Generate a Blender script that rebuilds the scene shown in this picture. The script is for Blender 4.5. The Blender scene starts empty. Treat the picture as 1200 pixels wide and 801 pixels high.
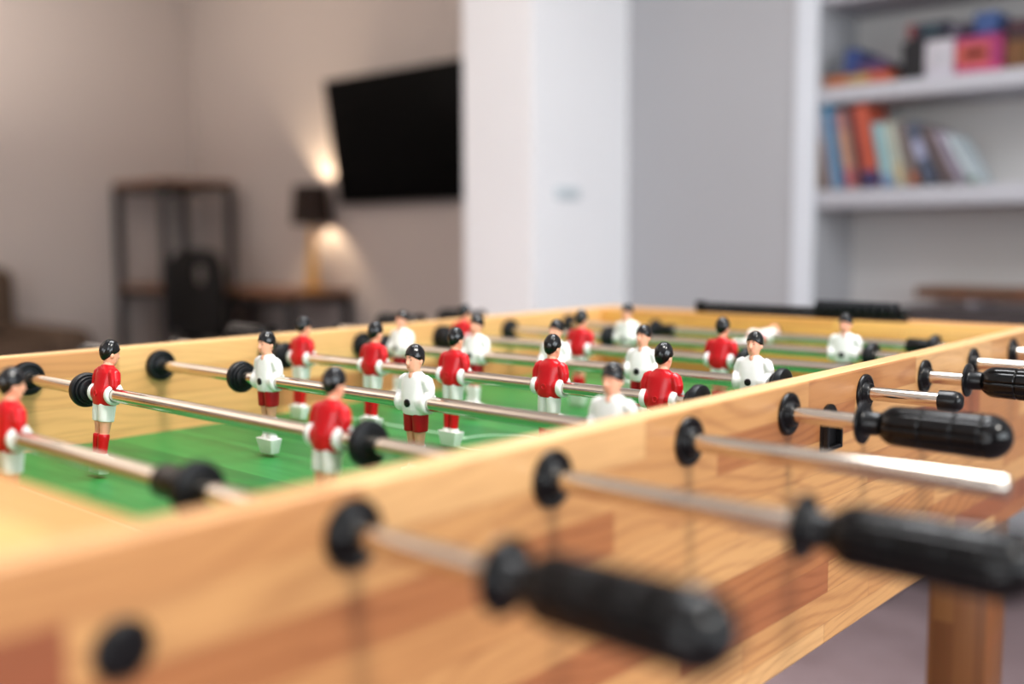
import bpy, bmesh, math, random
from mathutils import Vector, Matrix
random.seed(7)
COL = bpy.context.scene.collection
PI = math.pi
ZR = 0.83            # height of the rods above the floor
W = 0.70             # distance between the outer and inner bushing faces
S = 0.15             # spacing of the rods

def srgb(r, g, b):
    def f(c):
        c /= 255.0
        return c / 12.92 if c <= 0.04045 else ((c + 0.055) / 1.055) ** 2.4
    return (f(r), f(g), f(b), 1.0)

# ------------------------------------------------------------------ materials
class NT:
    def __init__(s, name):
        s.m = bpy.data.materials.new(name); s.m.use_nodes = True
        s.t = s.m.node_tree; s.b = s.t.nodes['Principled BSDF']
    def n(s, typ, **kw):
        nd = s.t.nodes.new(typ)
        for k, v in kw.items(): setattr(nd, k, v)
        return nd
    def put(s, sock, v):
        if hasattr(v, 'links') or isinstance(v, bpy.types.NodeSocket): s.t.links.new(v, sock)
        else: sock.default_value = v
    def math(s, op, a, b=0.0, c=None):
        nd = s.n('ShaderNodeMath', operation=op)
        s.put(nd.inputs[0], a); s.put(nd.inputs[1], b)
        if c is not None: s.put(nd.inputs[2], c)
        return nd.outputs[0]
    def comb(s, x, y, z):
        nd = s.n('ShaderNodeCombineXYZ')
        for i, v in enumerate((x, y, z)): s.put(nd.inputs[i], v)
        return nd.outputs[0]
    def noise(s, vec, scale, detail=3, rough=0.5, dist=0.0):
        nd = s.n('ShaderNodeTexNoise'); s.put(nd.inputs['Vector'], vec)
        nd.inputs['Scale'].default_value = scale; nd.inputs['Detail'].default_value = detail
        nd.inputs['Roughness'].default_value = rough; nd.inputs['Distortion'].default_value = dist
        return nd.outputs['Fac']
    def ramp(s, fac, stops, interp='LINEAR'):
        nd = s.n('ShaderNodeValToRGB'); s.put(nd.inputs[0], fac)
        cr = nd.color_ramp; cr.interpolation = interp
        while len(cr.elements) < len(stops): cr.elements.new(0.5)
        for e, (p, c) in zip(cr.elements, stops): e.position = p; e.color = c
        return nd.outputs[0]
    def mix(s, fac, a, b, mode='MIX'):
        nd = s.n('ShaderNodeMix', data_type='RGBA', blend_type=mode)
        s.put(nd.inputs[0], fac); s.put(nd.inputs[6], a); s.put(nd.inputs[7], b)
        return nd.outputs[2]
    def bump(s, h, strength, dist=0.001):
        nd = s.n('ShaderNodeBump'); nd.inputs['Strength'].default_value = strength
        nd.inputs['Distance'].default_value = dist; s.put(nd.inputs['Height'], h)
        s.t.links.new(nd.outputs[0], s.b.inputs['Normal'])
    def obj(s):
        return s.n('ShaderNodeTexCoord').outputs['Object']
    def set(s, **kw):
        for k, v in kw.items(): s.put(s.b.inputs[k.replace('_', ' ')], v)
        return s.m

def plain(name, col, rough=0.5, metal=0.0, spec=0.5, var=0.06, scale=40.0, coat=0.0, bump=0.0):
    t = NT(name)
    f = t.noise(t.obj(), scale, 3)
    dark = tuple(c * (1 - var) for c in col[:3]) + (1,)
    lite = tuple(min(1, c * (1 + var)) for c in col[:3]) + (1,)
    c = t.ramp(f, [(0.3, dark), (0.7, lite)])
    t.set(Base_Color=c, Roughness=rough, Metallic=metal)
    t.b.inputs['Specular IOR Level'].default_value = spec
    t.b.inputs['Coat Weight'].default_value = coat
    if bump: t.bump(f, bump)
    return t.m

def stave_wood(name, la, ra, row=0.036, off=0.0, length=0.30, palette=None, rough=0.36, seed=0.0, grain=1.0):
    """glued staves of pine: la = axis index along the staves, ra = axis index across the rows"""
    t = NT(name)
    sep = t.n('ShaderNodeSeparateXYZ'); t.put(sep.inputs[0], t.obj())
    u, v = sep.outputs[la], sep.outputs[ra]
    w = sep.outputs[3 - la - ra]
    rowi = t.math('FLOOR', t.math('DIVIDE', t.math('ADD', v, off), row))
    wn = t.n('ShaderNodeTexWhiteNoise', noise_dimensions='1D'); t.put(wn.inputs['W'], t.math('ADD', rowi, seed))
    uu = t.math('ADD', t.math('DIVIDE', u, length), t.math('MULTIPLY', wn.outputs['Value'], 7.3))
    coli = t.math('FLOOR', uu)
    wn2 = t.n('ShaderNodeTexWhiteNoise', noise_dimensions='2D')
    t.put(wn2.inputs['Vector'], t.comb(t.math('ADD', rowi, seed), coli, 0.0))
    rnd = wn2.outputs['Value']
    pal = palette or [(0.0, srgb(214, 170, 118)), (0.25, srgb(201, 152, 100)), (0.55, srgb(189, 137, 88)),
                      (0.76, srgb(176, 120, 75)), (0.88, srgb(156, 94, 62)), (1.0, srgb(134, 76, 52))]
    base = t.ramp(rnd, pal)
    # grain: distorted growth rings stretched along the stave
    o = t.math('MULTIPLY', rnd, 37.0)
    gv = t.comb(t.math('ADD', t.math('MULTIPLY', u, 5.0), o), t.math('ADD', t.math('MULTIPLY', v, 75.0), o), t.math('MULTIPLY', w, 40.0))
    warp = t.noise(t.comb(t.math('ADD', t.math('MULTIPLY', u, 3.2), o), t.math('ADD', t.math('MULTIPLY', v, 11.0), o), o), 1.0, 1)
    rings = t.math('SINE', t.math('ADD', t.math('MULTIPLY', v, 620.0), t.math('MULTIPLY', warp, 75.0)))
    rings = t.math('POWER', t.math('MULTIPLY', t.math('ADD', rings, 1.0), 0.5), 2.5)
    fine = t.noise(gv, 3.0, 5, 0.65)
    g = t.math('ADD', t.math('MULTIPLY', rings, t.math('ADD', 0.16 * grain, t.math('MULTIPLY', rnd, 0.30 * grain))), t.math('MULTIPLY', t.math('SUBTRACT', fine, 0.5), 0.9 * grain))
    c = t.mix(t.math('MAXIMUM', t.math('MINIMUM', g, 1.0), 0.0), base, srgb(138, 82, 50), 'MIX')
    # dark hairline at each glue joint
    fv = t.math('FRACT', t.math('DIVIDE', t.math('ADD', v, off), row))
    fu = t.math('FRACT', uu)
    jl = t.math('MAXIMUM', t.math('LESS_THAN', fv, 0.018), t.math('LESS_THAN', fu, 0.003))
    c = t.mix(t.math('MULTIPLY', jl, 0.35), c, srgb(105, 62, 40))
    t.set(Base_Color=c, Roughness=rough)
    t.b.inputs['Coat Weight'].default_value = 0.15
    t.b.inputs['Coat Roughness'].default_value = 0.25
    t.bump(fine, 0.05)
    return t.m

M = {}
M['panel'] = stave_wood('wood_panel', 1, 2, row=0.0275, off=0.004 - ZR + 40 * 0.0275, length=0.24, seed=4.0, grain=1.15)
M['far_panel'] = stave_wood('wood_far_panel', 1, 2, row=0.032, off=0.006, length=0.42, seed=11.0, grain=0.6,
                            palette=[(0.0, srgb(232, 188, 130)), (0.45, srgb(222, 172, 114)), (0.75, srgb(200, 144, 94)), (1.0, srgb(156, 96, 66))])
M['end_panel'] = stave_wood('wood_end_panel', 0, 2, row=0.034, off=0.01, length=0.36, seed=5.0, grain=0.6,
                            palette=[(0.0, srgb(236, 188, 110)), (0.5, srgb(228, 174, 92)), (1.0, srgb(204, 142, 76))])
M['top_edge_lit'] = stave_wood('wood_top_edge_lit', 1, 0, row=0.05, off=0.003, length=0.33, seed=21.0, grain=0.5,  # paler palette: light from above painted into the panels' top faces
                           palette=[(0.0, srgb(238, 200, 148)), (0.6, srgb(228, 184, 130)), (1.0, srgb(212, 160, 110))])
M['end_top_dimmed'] = stave_wood('wood_end_top_dimmed', 0, 1, row=0.06, off=0.01, length=0.5, seed=14.0, grain=0.5,  # top faces coloured darker to offset the strong overhead light
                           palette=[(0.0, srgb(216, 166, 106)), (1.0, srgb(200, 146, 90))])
M['leg'] = stave_wood('wood_leg_shaded', 2, 0, row=0.027, off=0.004, length=0.6, seed=8.0, palette=[(0, srgb(168, 116, 66)), (0.5, srgb(138, 88, 48)), (1, srgb(104, 62, 34))])  # palette darkened to carry the shade under the table
M['pine_top'] = stave_wood('wood_desk', 0, 1, row=0.09, length=0.9, seed=2.0, grain=0.8,
                           palette=[(0, srgb(150, 106, 72)), (1, srgb(122, 82, 54))])
M['brown_plank'] = stave_wood('wood_plank', 0, 1, row=0.12, length=1.2, seed=2.0, grain=0.8,
                              palette=[(0, srgb(128, 92, 66)), (1, srgb(104, 72, 50))])

def chrome():
    t = NT('polished_steel')
    f = t.noise(t.obj(), 60, 3)
    t.set(Base_Color=srgb(222, 214, 203), Metallic=1.0, Roughness=t.ramp(f, [(0.3, (0.10,) * 3 + (1,)), (0.7, (0.17,) * 3 + (1,))]))
    return t.m
M['steel'] = chrome()
M['black'] = plain('black_plastic', srgb(13, 13, 15), 0.28, spec=0.42)
M['grip'] = plain('black_gloss_grip', srgb(8, 8, 9), 0.12, spec=0.42)
M['rubber'] = plain('black_rubber', srgb(15, 18, 23), 0.42, spec=0.4)
M['red'] = plain('red_plastic', srgb(205, 18, 30), 0.28, var=0.05)
M['dark_red'] = plain('dark_red_plastic', srgb(178, 14, 32), 0.3, var=0.05)
M['white'] = plain('white_plastic', srgb(244, 243, 242), 0.3, var=0.012)
M['skin'] = plain('skin_plastic', srgb(244, 178, 150), 0.36, var=0.04)
M['hair'] = plain('black_hair_paint', srgb(14, 14, 17), 0.2, spec=0.6)
M['ink'] = plain('face_paint', srgb(50, 30, 26), 0.4)
M['lip'] = plain('lip_paint', srgb(200, 110, 96), 0.4)

def pitch_mat():
    t = NT('printed_green_pitch')
    sep = t.n('ShaderNodeSeparateXYZ'); t.put(sep.inputs[0], t.obj())
    x, y = sep.outputs[0], sep.outputs[1]
    nz = t.noise(t.comb(t.math('MULTIPLY', x, 6.0), t.math('MULTIPLY', y, 40.0), 0.0), 2.0, 4)
    band = t.math('GREATER_THAN', t.math('FRACT', t.math('DIVIDE', y, 0.16)), 0.5)
    f = t.math('ADD', t.math('MULTIPLY', band, 0.35), t.math('MULTIPLY', nz, 0.6))
    c = t.ramp(f, [(0.15, srgb(24, 100, 48)), (0.5, srgb(38, 126, 60)), (0.9, srgb(60, 146, 76))])
    yc = t.math('SUBTRACT', y, 0.50); xc = t.math('ADD', x, 0.363)
    line = t.math('LESS_THAN', t.math('ABSOLUTE', yc), 0.0022)
    rr = t.math('SQRT', t.math('ADD', t.math('MULTIPLY', xc, xc), t.math('MULTIPLY', yc, yc)))
    inside = t.math('LESS_THAN', rr, 0.046)
    line = t.math('MULTIPLY', line, t.math('SUBTRACT', 1.0, inside))
    circ = t.math('LESS_THAN', t.math('ABSOLUTE', t.math('SUBTRACT', rr, 0.046)), 0.0022)
    ln = t.math('MAXIMUM', line, circ)
    # penalty boxes at both ends
    for yy in (-0.095, 1.145):
        for hw, dp in ((0.19, 0.17), (0.11, 0.08)):
            ax = t.math('ABSOLUTE', xc); ay = t.math('ABSOLUTE', t.math('SUBTRACT', y, yy))
            e1 = t.math('MULTIPLY', t.math('LESS_THAN', t.math('ABSOLUTE', t.math('SUBTRACT', ax, hw)), 0.002), t.math('LESS_THAN', ay, dp))
            e2 = t.math('MULTIPLY', t.math('LESS_THAN', t.math('ABSOLUTE', t.math('SUBTRACT', ay, dp)), 0.002), t.math('LESS_THAN', ax, hw))
            ln = t.math('MAXIMUM', ln, t.math('MAXIMUM', e1, e2))
    c = t.mix(t.math('MULTIPLY', ln, 0.8), c, srgb(190, 220, 196))
    t.set(Base_Color=c, Roughness=0.42)
    return t.m
M['pitch'] = pitch_mat()

def wallpaint(name, col, rough=0.85):
    t = NT(name)
    f = t.noise(t.obj(), 1.3, 3); g = t.noise(t.obj(), 260.0, 2)
    t.set(Base_Color=t.ramp(f, [(0.3, tuple(c * 0.97 for c in col[:3]) + (1,)), (0.7, col)]), Roughness=rough)
    t.b.inputs['Specular IOR Level'].default_value = 0.25
    t.bump(g, 0.05)
    return t.m
M['wall_grey'] = wallpaint('paint_warm_grey', srgb(207, 198, 193))
M['wall_cool'] = wallpaint('paint_cool_grey', srgb(183, 183, 186))
M['wall_white'] = wallpaint('paint_white', srgb(250, 250, 251))
M['ceiling'] = wallpaint('paint_ceiling', srgb(236, 232, 228))
M['trim'] = wallpaint('paint_trim', srgb(222, 226, 232), 0.5)
M['board'] = wallpaint('paint_shelf', srgb(190, 190, 196), 0.5)
M['alcove'] = wallpaint('paint_alcove', srgb(206, 203, 201))

def carpet():
    t = NT('mauve_grey_carpet')
    f = t.noise(t.obj(), 420.0, 4, 0.7); g = t.noise(t.obj(), 5.0, 4)
    c = t.ramp(t.math('ADD', t.math('MULTIPLY', f, 0.5), t.math('MULTIPLY', g, 0.5)), [(0.3, srgb(120, 102, 104)), (0.7, srgb(160, 142, 145))])
    t.set(Base_Color=c, Roughness=0.95); t.b.inputs['Specular IOR Level'].default_value = 0.1
    t.bump(f, 0.5, 0.004)
    return t.m
M['carpet'] = carpet()
M['metal_dark'] = plain('dark_powder_coat', srgb(52, 51, 53), 0.5)
M['chair_black'] = plain('black_chair', srgb(12, 12, 13), 0.5)
M['screen'] = plain('black_screen', srgb(9, 9, 10), 0.3, spec=0.06)
M['tv_frame'] = plain('black_bezel', srgb(12, 12, 12), 0.4)
M['sofa'] = plain('brown_upholstery', srgb(100, 84, 72), 0.9, scale=90, bump=0.3, spec=0.2)
M['desk_dark'] = plain('dark_desk', srgb(58, 49, 49), 0.6)
M['brass'] = plain('pale_gold_lamp_base', srgb(226, 178, 104), 0.35, 0.3)
def shade_mat():
    t = NT('black_lampshade'); f = t.noise(t.obj(), 60.0, 2)
    t.set(Base_Color=t.ramp(f, [(0.3, srgb(34, 27, 23)), (0.7, srgb(42, 33, 28))]), Roughness=0.8)
    tr = t.n('ShaderNodeBsdfTranslucent'); tr.inputs[0].default_value = srgb(150, 112, 80)
    mx = t.n('ShaderNodeMixShader'); mx.inputs[0].default_value = 0.05
    out = t.t.nodes['Material Output']
    t.t.links.new(t.b.outputs[0], mx.inputs[1]); t.t.links.new(tr.outputs[0], mx.inputs[2]); t.t.links.new(mx.outputs[0], out.inputs[0])
    return t.m
M['shade'] = shade_mat()
M['socket'] = plain('bulb_socket', srgb(60, 55, 50), 0.5)
M['plate'] = plain('pale_plate', srgb(206, 216, 220), 0.4)
M['paper'] = plain('paper', srgb(226, 220, 206), 0.8)
def glow(name, col, e):
    t = NT(name); f = t.noise(t.obj(), 8.0, 1)
    t.set(Base_Color=col, Emission_Color=col, Emission_Strength=t.math('ADD', t.math('MULTIPLY', f, 0.2), e))
    return t.m
M['bulb'] = glow('warm_bulb', srgb(255, 206, 150), 12.0)
_c = {}
def colour(r, g, b, rough=0.55):
    k = (r, g, b)
    if k not in _c: _c[k] = plain('cover_%d_%d_%d' % k, srgb(r, g, b), rough, var=0.10, scale=14)
    return _c[k]

# ------------------------------------------------------------------ mesh helpers
def mesh_from(bm, name, smooth=True, mat=None, angle=40):
    bmesh.ops.recalc_face_normals(bm, faces=bm.faces)
    me = bpy.data.meshes.new(name); bm.to_mesh(me); bm.free()
    for p in me.polygons: p.use_smooth = smooth
    if smooth:
        try: me.set_sharp_from_angle(angle=math.radians(angle))
        except Exception: pass
    if mat: me.materials.append(mat)
    return me
def link(name, me, parent=None, loc=(0, 0, 0), rot=(0, 0, 0)):
    o = bpy.data.objects.new(name, me); COL.objects.link(o)
    o.location = loc; o.rotation_euler = rot
    if parent: o.parent = parent
    return o
def obj(name, bm, mat, parent=None, loc=(0, 0, 0), rot=(0, 0, 0), smooth=True, angle=40):
    return link(name, mesh_from(bm, name, smooth, mat, angle), parent, loc, rot)
def tag(o, label=None, cat=None, group=None, kind=None):
    if label: o['label'] = label
    if cat: o['category'] = cat
    if group: o['group'] = group
    if kind: o['kind'] = kind
    return o
def empty(name, loc=(0, 0, 0), rot=(0, 0, 0)):
    o = bpy.data.objects.new(name, None); COL.objects.link(o)
    o.location = loc; o.rotation_euler = rot; o.empty_display_size = 0.05
    return o
def box(bm, lo, hi, bevel=0.0, seg=2, mtx=None):
    t = bmesh.new()
    bmesh.ops.create_cube(t, size=1.0)
    for v in t.verts:
        v.co = Vector([lo[i] + (v.co[i] + 0.5) * (hi[i] - lo[i]) for i in range(3)])
    if bevel: bmesh.ops.bevel(t, geom=list(t.edges), offset=bevel, segments=seg, affect='EDGES', profile=0.5)
    merge(bm, t, mtx)
def merge(bm, t, mtx=None):
    mp = {}
    for v in t.verts: mp[v] = bm.verts.new(mtx @ v.co if mtx else v.co)
    for f in t.faces:
        try: bm.faces.new([mp[v] for v in f.verts])
        except ValueError: pass
    t.free()
def loft(bm, rings, cap=True, closed=False):
    vs = [[bm.verts.new(p) for p in r] for r in rings]
    n = len(vs[0])
    pairs = list(zip(vs, vs[1:])) + ([(vs[-1], vs[0])] if closed else [])
    for a, b in pairs:
        for i in range(n):
            j = (i + 1) % n
            bm.faces.new((a[i], a[j], b[j], b[i]))
    if cap and not closed:
        bm.faces.new(vs[0][::-1]); bm.faces.new(vs[-1])
def lathe(bm, prof, axis='X', seg=32, closed=False, origin=(0, 0, 0), cap=True):
    rings = []
    for a, r in prof:
        ring = []
        for i in range(seg):
            t = 2 * PI * i / seg
            c, s = r * math.cos(t), r * math.sin(t)
            p = {'X': (a, c, s), 'Y': (c, a, s), 'Z': (c, s, a)}[axis]
            ring.append(Vector(p) + Vector(origin))
        rings.append(ring)
    loft(bm, rings, cap=cap, closed=closed)
def ell(cx, cy, z, hx, hy, n=24, p=2.0):
    r = []
    for i in range(n):
        t = 2 * PI * i / n
        c, s = math.cos(t), math.sin(t)
        r.append(Vector((cx + hx * math.copysign(abs(c) ** (2 / p), c), cy + hy * math.copysign(abs(s) ** (2 / p), s), z)))
    return r
def tube(bm, pts, radii, seg=14):
    pts = [Vector(p) for p in pts]; rings = []
    up = None
    for i, p in enumerate(pts):
        d = (pts[min(i + 1, len(pts) - 1)] - pts[max(i - 1, 0)]).normalized()
        a = d.cross(Vector((0, 1, 0)) if abs(d.y) < 0.9 else Vector((1, 0, 0))).normalized()
        b = d.cross(a)
        r = radii[i] if isinstance(radii, (list, tuple)) else radii
        rings.append([p + (a * math.cos(2 * PI * k / seg) + b * math.sin(2 * PI * k / seg)) * r for k in range(seg)])
    loft(bm, rings)
def ball(bm, c, r, seg=20, rings=12, mtx=None):
    t = bmesh.new(); bmesh.ops.create_uvsphere(t, u_segments=seg, v_segments=rings, radius=1.0)
    rr = r if isinstance(r, (tuple, list)) else (r, r, r)
    for v in t.verts: v.co = Vector((c[0] + v.co.x * rr[0], c[1] + v.co.y * rr[1], c[2] + v.co.z * rr[2]))
    merge(bm, t, mtx)
def fused(bm, name, mat, voxel, smooth=6, factor=0.5):
    """fuse overlapping lofts into one continuous skin"""
    me = mesh_from(bm, name + '_raw', False)
    o = link(name + '_raw', me)
    r = o.modifiers.new('r', 'REMESH'); r.mode = 'VOXEL'; r.voxel_size = voxel
    s = o.modifiers.new('s', 'SMOOTH'); s.factor = factor; s.iterations = smooth
    dg = bpy.context.evaluated_depsgraph_get()
    out = bpy.data.meshes.new_from_object(o.evaluated_get(dg)); out.name = name
    bpy.data.objects.remove(o); bpy.data.meshes.remove(me)
    for p in out.polygons: p.use_smooth = True
    out.materials.clear(); out.materials.append(mat)
    return out
def cut(o, cutter_bm):
    me = mesh_from(cutter_bm, 'cutter', False); c = link('cutter', me)
    m = o.modifiers.new('b', 'BOOLEAN'); m.operation = 'DIFFERENCE'; m.solver = 'EXACT'; m.object = c
    dg = bpy.context.evaluated_depsgraph_get()
    new = bpy.data.meshes.new_from_object(o.evaluated_get(dg))
    o.modifiers.clear(); old = o.data; o.data = new; new.name = old.name
    bpy.data.objects.remove(c); bpy.data.meshes.remove(me); bpy.data.meshes.remove(old)
    for p in new.polygons: p.use_smooth = False

# ------------------------------------------------------------------ camera
F_PX = 1208.44
CAM = Vector((0.3722968, -0.3098170, 0.1378008 + ZR))
YAW, PIT, ROLL = 0.722861, 0.0964799, -0.0037217
d = Vector((-math.sin(YAW) * math.cos(PIT), math.cos(YAW) * math.cos(PIT), -math.sin(PIT)))
r = Vector((math.cos(YAW), math.sin(YAW), 0)); u = r.cross(d)
r, u = r * math.cos(ROLL) + u * math.sin(ROLL), u * math.cos(ROLL) - r * math.sin(ROLL)
cd = bpy.data.cameras.new('camera'); cam = bpy.data.objects.new('camera', cd); COL.objects.link(cam)
cam.matrix_world = Matrix(((r.x, u.x, -d.x, CAM.x), (r.y, u.y, -d.y, CAM.y), (r.z, u.z, -d.z, CAM.z), (0, 0, 0, 1)))
cd.sensor_fit = 'HORIZONTAL'; cd.sensor_width = 36.0; cd.lens = 36.0 * F_PX / 1200.0
cd.clip_start = 0.02; cd.clip_end = 60
cd.dof.use_dof = True; cd.dof.focus_distance = 0.94; cd.dof.aperture_fstop = 1.75
bpy.context.scene.camera = cam

# ------------------------------------------------------------------ football table
XO, XI = -0.003, -0.023            # near panel: outer and inner face
FI, FO = -0.702, -0.722            # far panel: inner and outer face
YN, YF = -0.095, 1.145             # inner faces of the end panels
TOP, BOT, PZ = 0.0235, -0.2155, -0.077
table = empty('football_table', (0, 0, 0))
tag(table, 'pine table football table with a green pitch, standing on a mauve carpet', 'football table')
def tz(z): return ZR + z
def side_panel(x0, x1, mat, name):
    bm = bmesh.new(); box(bm, (x0, YN - 0.12, tz(BOT)), (x1, YF + 0.062, tz(TOP)), 0.0025, 2)
    o = obj(name, bm, mat, table)
    c = bmesh.new()
    for k in range(8):
        lathe(c, [(min(x0, x1) - 0.01, 0.0076), (max(x0, x1) + 0.01, 0.0076)], 'X', 20, origin=(0, k * S, ZR))
    cut(o, c)
    o.data.materials.clear(); o.data.materials.append(mat); o.data.materials.append(M['top_edge_lit'])
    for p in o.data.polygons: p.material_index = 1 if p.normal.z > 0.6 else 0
    return o
side_panel(XI, XO, M['panel'], 'side_panel')
side_panel(FO, FI, M['far_panel'], 'side_panel')
for y0, y1 in ((YN - 0.12, YN), (YF, YF + 0.062)):
    bm = bmesh.new(); box(bm, (FI + 0.0005, y0, tz(BOT)), (XI - 0.0005, y1, tz(TOP - 0.001)), 0.002, 2)
    o = obj('end_panel', bm, M['end_panel'], table)
    o.data.materials.append(M['end_top_dimmed'])
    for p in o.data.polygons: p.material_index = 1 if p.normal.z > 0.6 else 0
bm = bmesh.new(); box(bm, (FI + 0.0015, YN + 0.0015, tz(PZ - 0.012)), (XI - 0.0015, YF - 0.0015, tz(PZ)))
obj('playing_field', bm, M['pitch'], table, smooth=False)
bm = bmesh.new(); box(bm, (FI + 0.0002, YN + 0.0002, tz(PZ - 0.03)), (XI - 0.0002, YF - 0.0002, tz(PZ - 0.0125)))  # black sheet under the pitch, draws the shadow gap along the walls
obj('gap_shade_base', bm, M['black'], table, smooth=False)
LEGW = 0.076
for x0 in (XI - LEGW, FI):
    for y0 in (YN - 0.09, 1.0665):
        bm = bmesh.new(); box(bm, (-LEGW / 2, -LEGW / 2, 0.0), (LEGW / 2, LEGW / 2, tz(PZ - 0.031)), 0.003, 2)
        obj('leg', bm, M['leg'], table, (x0 + LEGW / 2, y0 + LEGW / 2, 0))
# bushings: thin dished flanges outside, thick rubber ones inside
ri = 0.0066
bm = bmesh.new()
lathe(bm, [(0, ri), (0, 0.0172), (0.0015, 0.0175), (0.0030, 0.0168), (0.0034, 0.0150), (0.0024, 0.0138), (0.0022, 0.0112),
           (0.0040, 0.0100), (0.0065, 0.0094), (0.0072, 0.0086), (0.0072, ri)], 'X', 40, closed=True)
me_out = mesh_from(bm, 'outer_bushing', True, M['black'])
bm = bmesh.new()
lathe(bm, [(0, ri), (0, 0.0164), (0.0012, 0.0172), (0.0055, 0.0174), (0.0078, 0.0162), (0.0082, 0.0138), (0.0066, 0.0126), (0.0066, 0.0104),
           (0.0080, 0.0094), (0.0092, 0.0088), (0.0096, 0.0078), (0.0096, ri)], 'X', 40, closed=True)
me_in = mesh_from(bm, 'inner_bushing', True, M['rubber'])
for k in range(8):
    link('bushing', me_out, table, (XO, k * S, ZR))
    link('bushing', me_in, table, (FI, k * S, ZR))
# ball entry cup halfway along the near panel
bm = bmesh.new()
hw = 0.0150
pl = [(math.cos(a) * hw, math.sin(a) * hw) for a in [PI * i / 20 for i in range(21)]]
pl = [(y, z - 0.006) for y, z in pl] + [(-hw, -0.031), (hw, -0.031)]
loft(bm, [[Vector((XO, 0.525 + y, ZR - 0.010 + z)) for y, z in pl], [Vector((XO + 0.0025, 0.525 + y, ZR - 0.010 + z)) for y, z in pl]])
x0 = XO + 0.0025
for lo, hi in (((x0, 0.525 - hw, ZR - 0.040), (x0 + 0.005, 0.525 - hw + 0.0025, ZR - 0.014)),
               ((x0, 0.525 + hw - 0.0025, ZR - 0.040), (x0 + 0.005, 0.525 + hw, ZR - 0.014)),
               ((x0, 0.525 - hw + 0.0026, ZR - 0.040), (x0 + 0.005, 0.525 + hw - 0.0026, ZR - 0.0365)),
               ((x0, 0.525 - hw + 0.0026, ZR - 0.0175), (x0 + 0.005, 0.525 + hw - 0.0026, ZR - 0.014))):
    box(bm, lo, hi, 0.0006, 1)
obj('ball_entry_cup', bm, M['black'], table, angle=35)
# black bolt caps by the corners
bm = bmesh.new()
lathe(bm, [(0, 0.0125), (0.002, 0.0128), (0.0045, 0.0105), (0.0052, 0.004)], 'X', 32)
me_cap = mesh_from(bm, 'bolt_cap', True, M['black'])
link('bolt_cap', me_cap, table, (XO, -0.1175, tz(-0.021)))
link('bolt_cap', me_cap, table, (XO, 1.168, tz(-0.021)))
# score counter on the far end panel: rail, brackets and sliding beads
sc_y, sc_z = YF + 0.014, tz(TOP - 0.001)
rail = empty('score_counter', (-0.345, sc_y, sc_z)); rail.parent = table
bm = bmesh.new()
box(bm, (-0.172, -0.008, 0.0), (0.172, 0.008, 0.004), 0.0012)
for x in (-0.166, 0.166): box(bm, (x - 0.006, -0.008, 0.003), (x + 0.006, 0.008, 0.019), 0.002)
obj('rail', bm, M['black'], rail)
bm = bmesh.new(); tube(bm, [(-0.166, 0, 0.0105), (0.166, 0, 0.0105)], 0.0056, 14)
obj('rod', bm, M['black'], rail)
bm = bmesh.new(); lathe(bm, [(-0.0046, 0.0058), (-0.0046, 0.0105), (-0.0036, 0.0128), (0.0036, 0.0128), (0.0046, 0.0105), (0.0046, 0.0058)], 'X', 24, closed=True)
for v in bm.verts: v.co.z += 0.0035
me_bead = mesh_from(bm, 'bead', True, M['rubber'])
for k in range(10): link('bead', me_bead, rail, (0.040 + k * 0.0125, 0, 0.0108))

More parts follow.
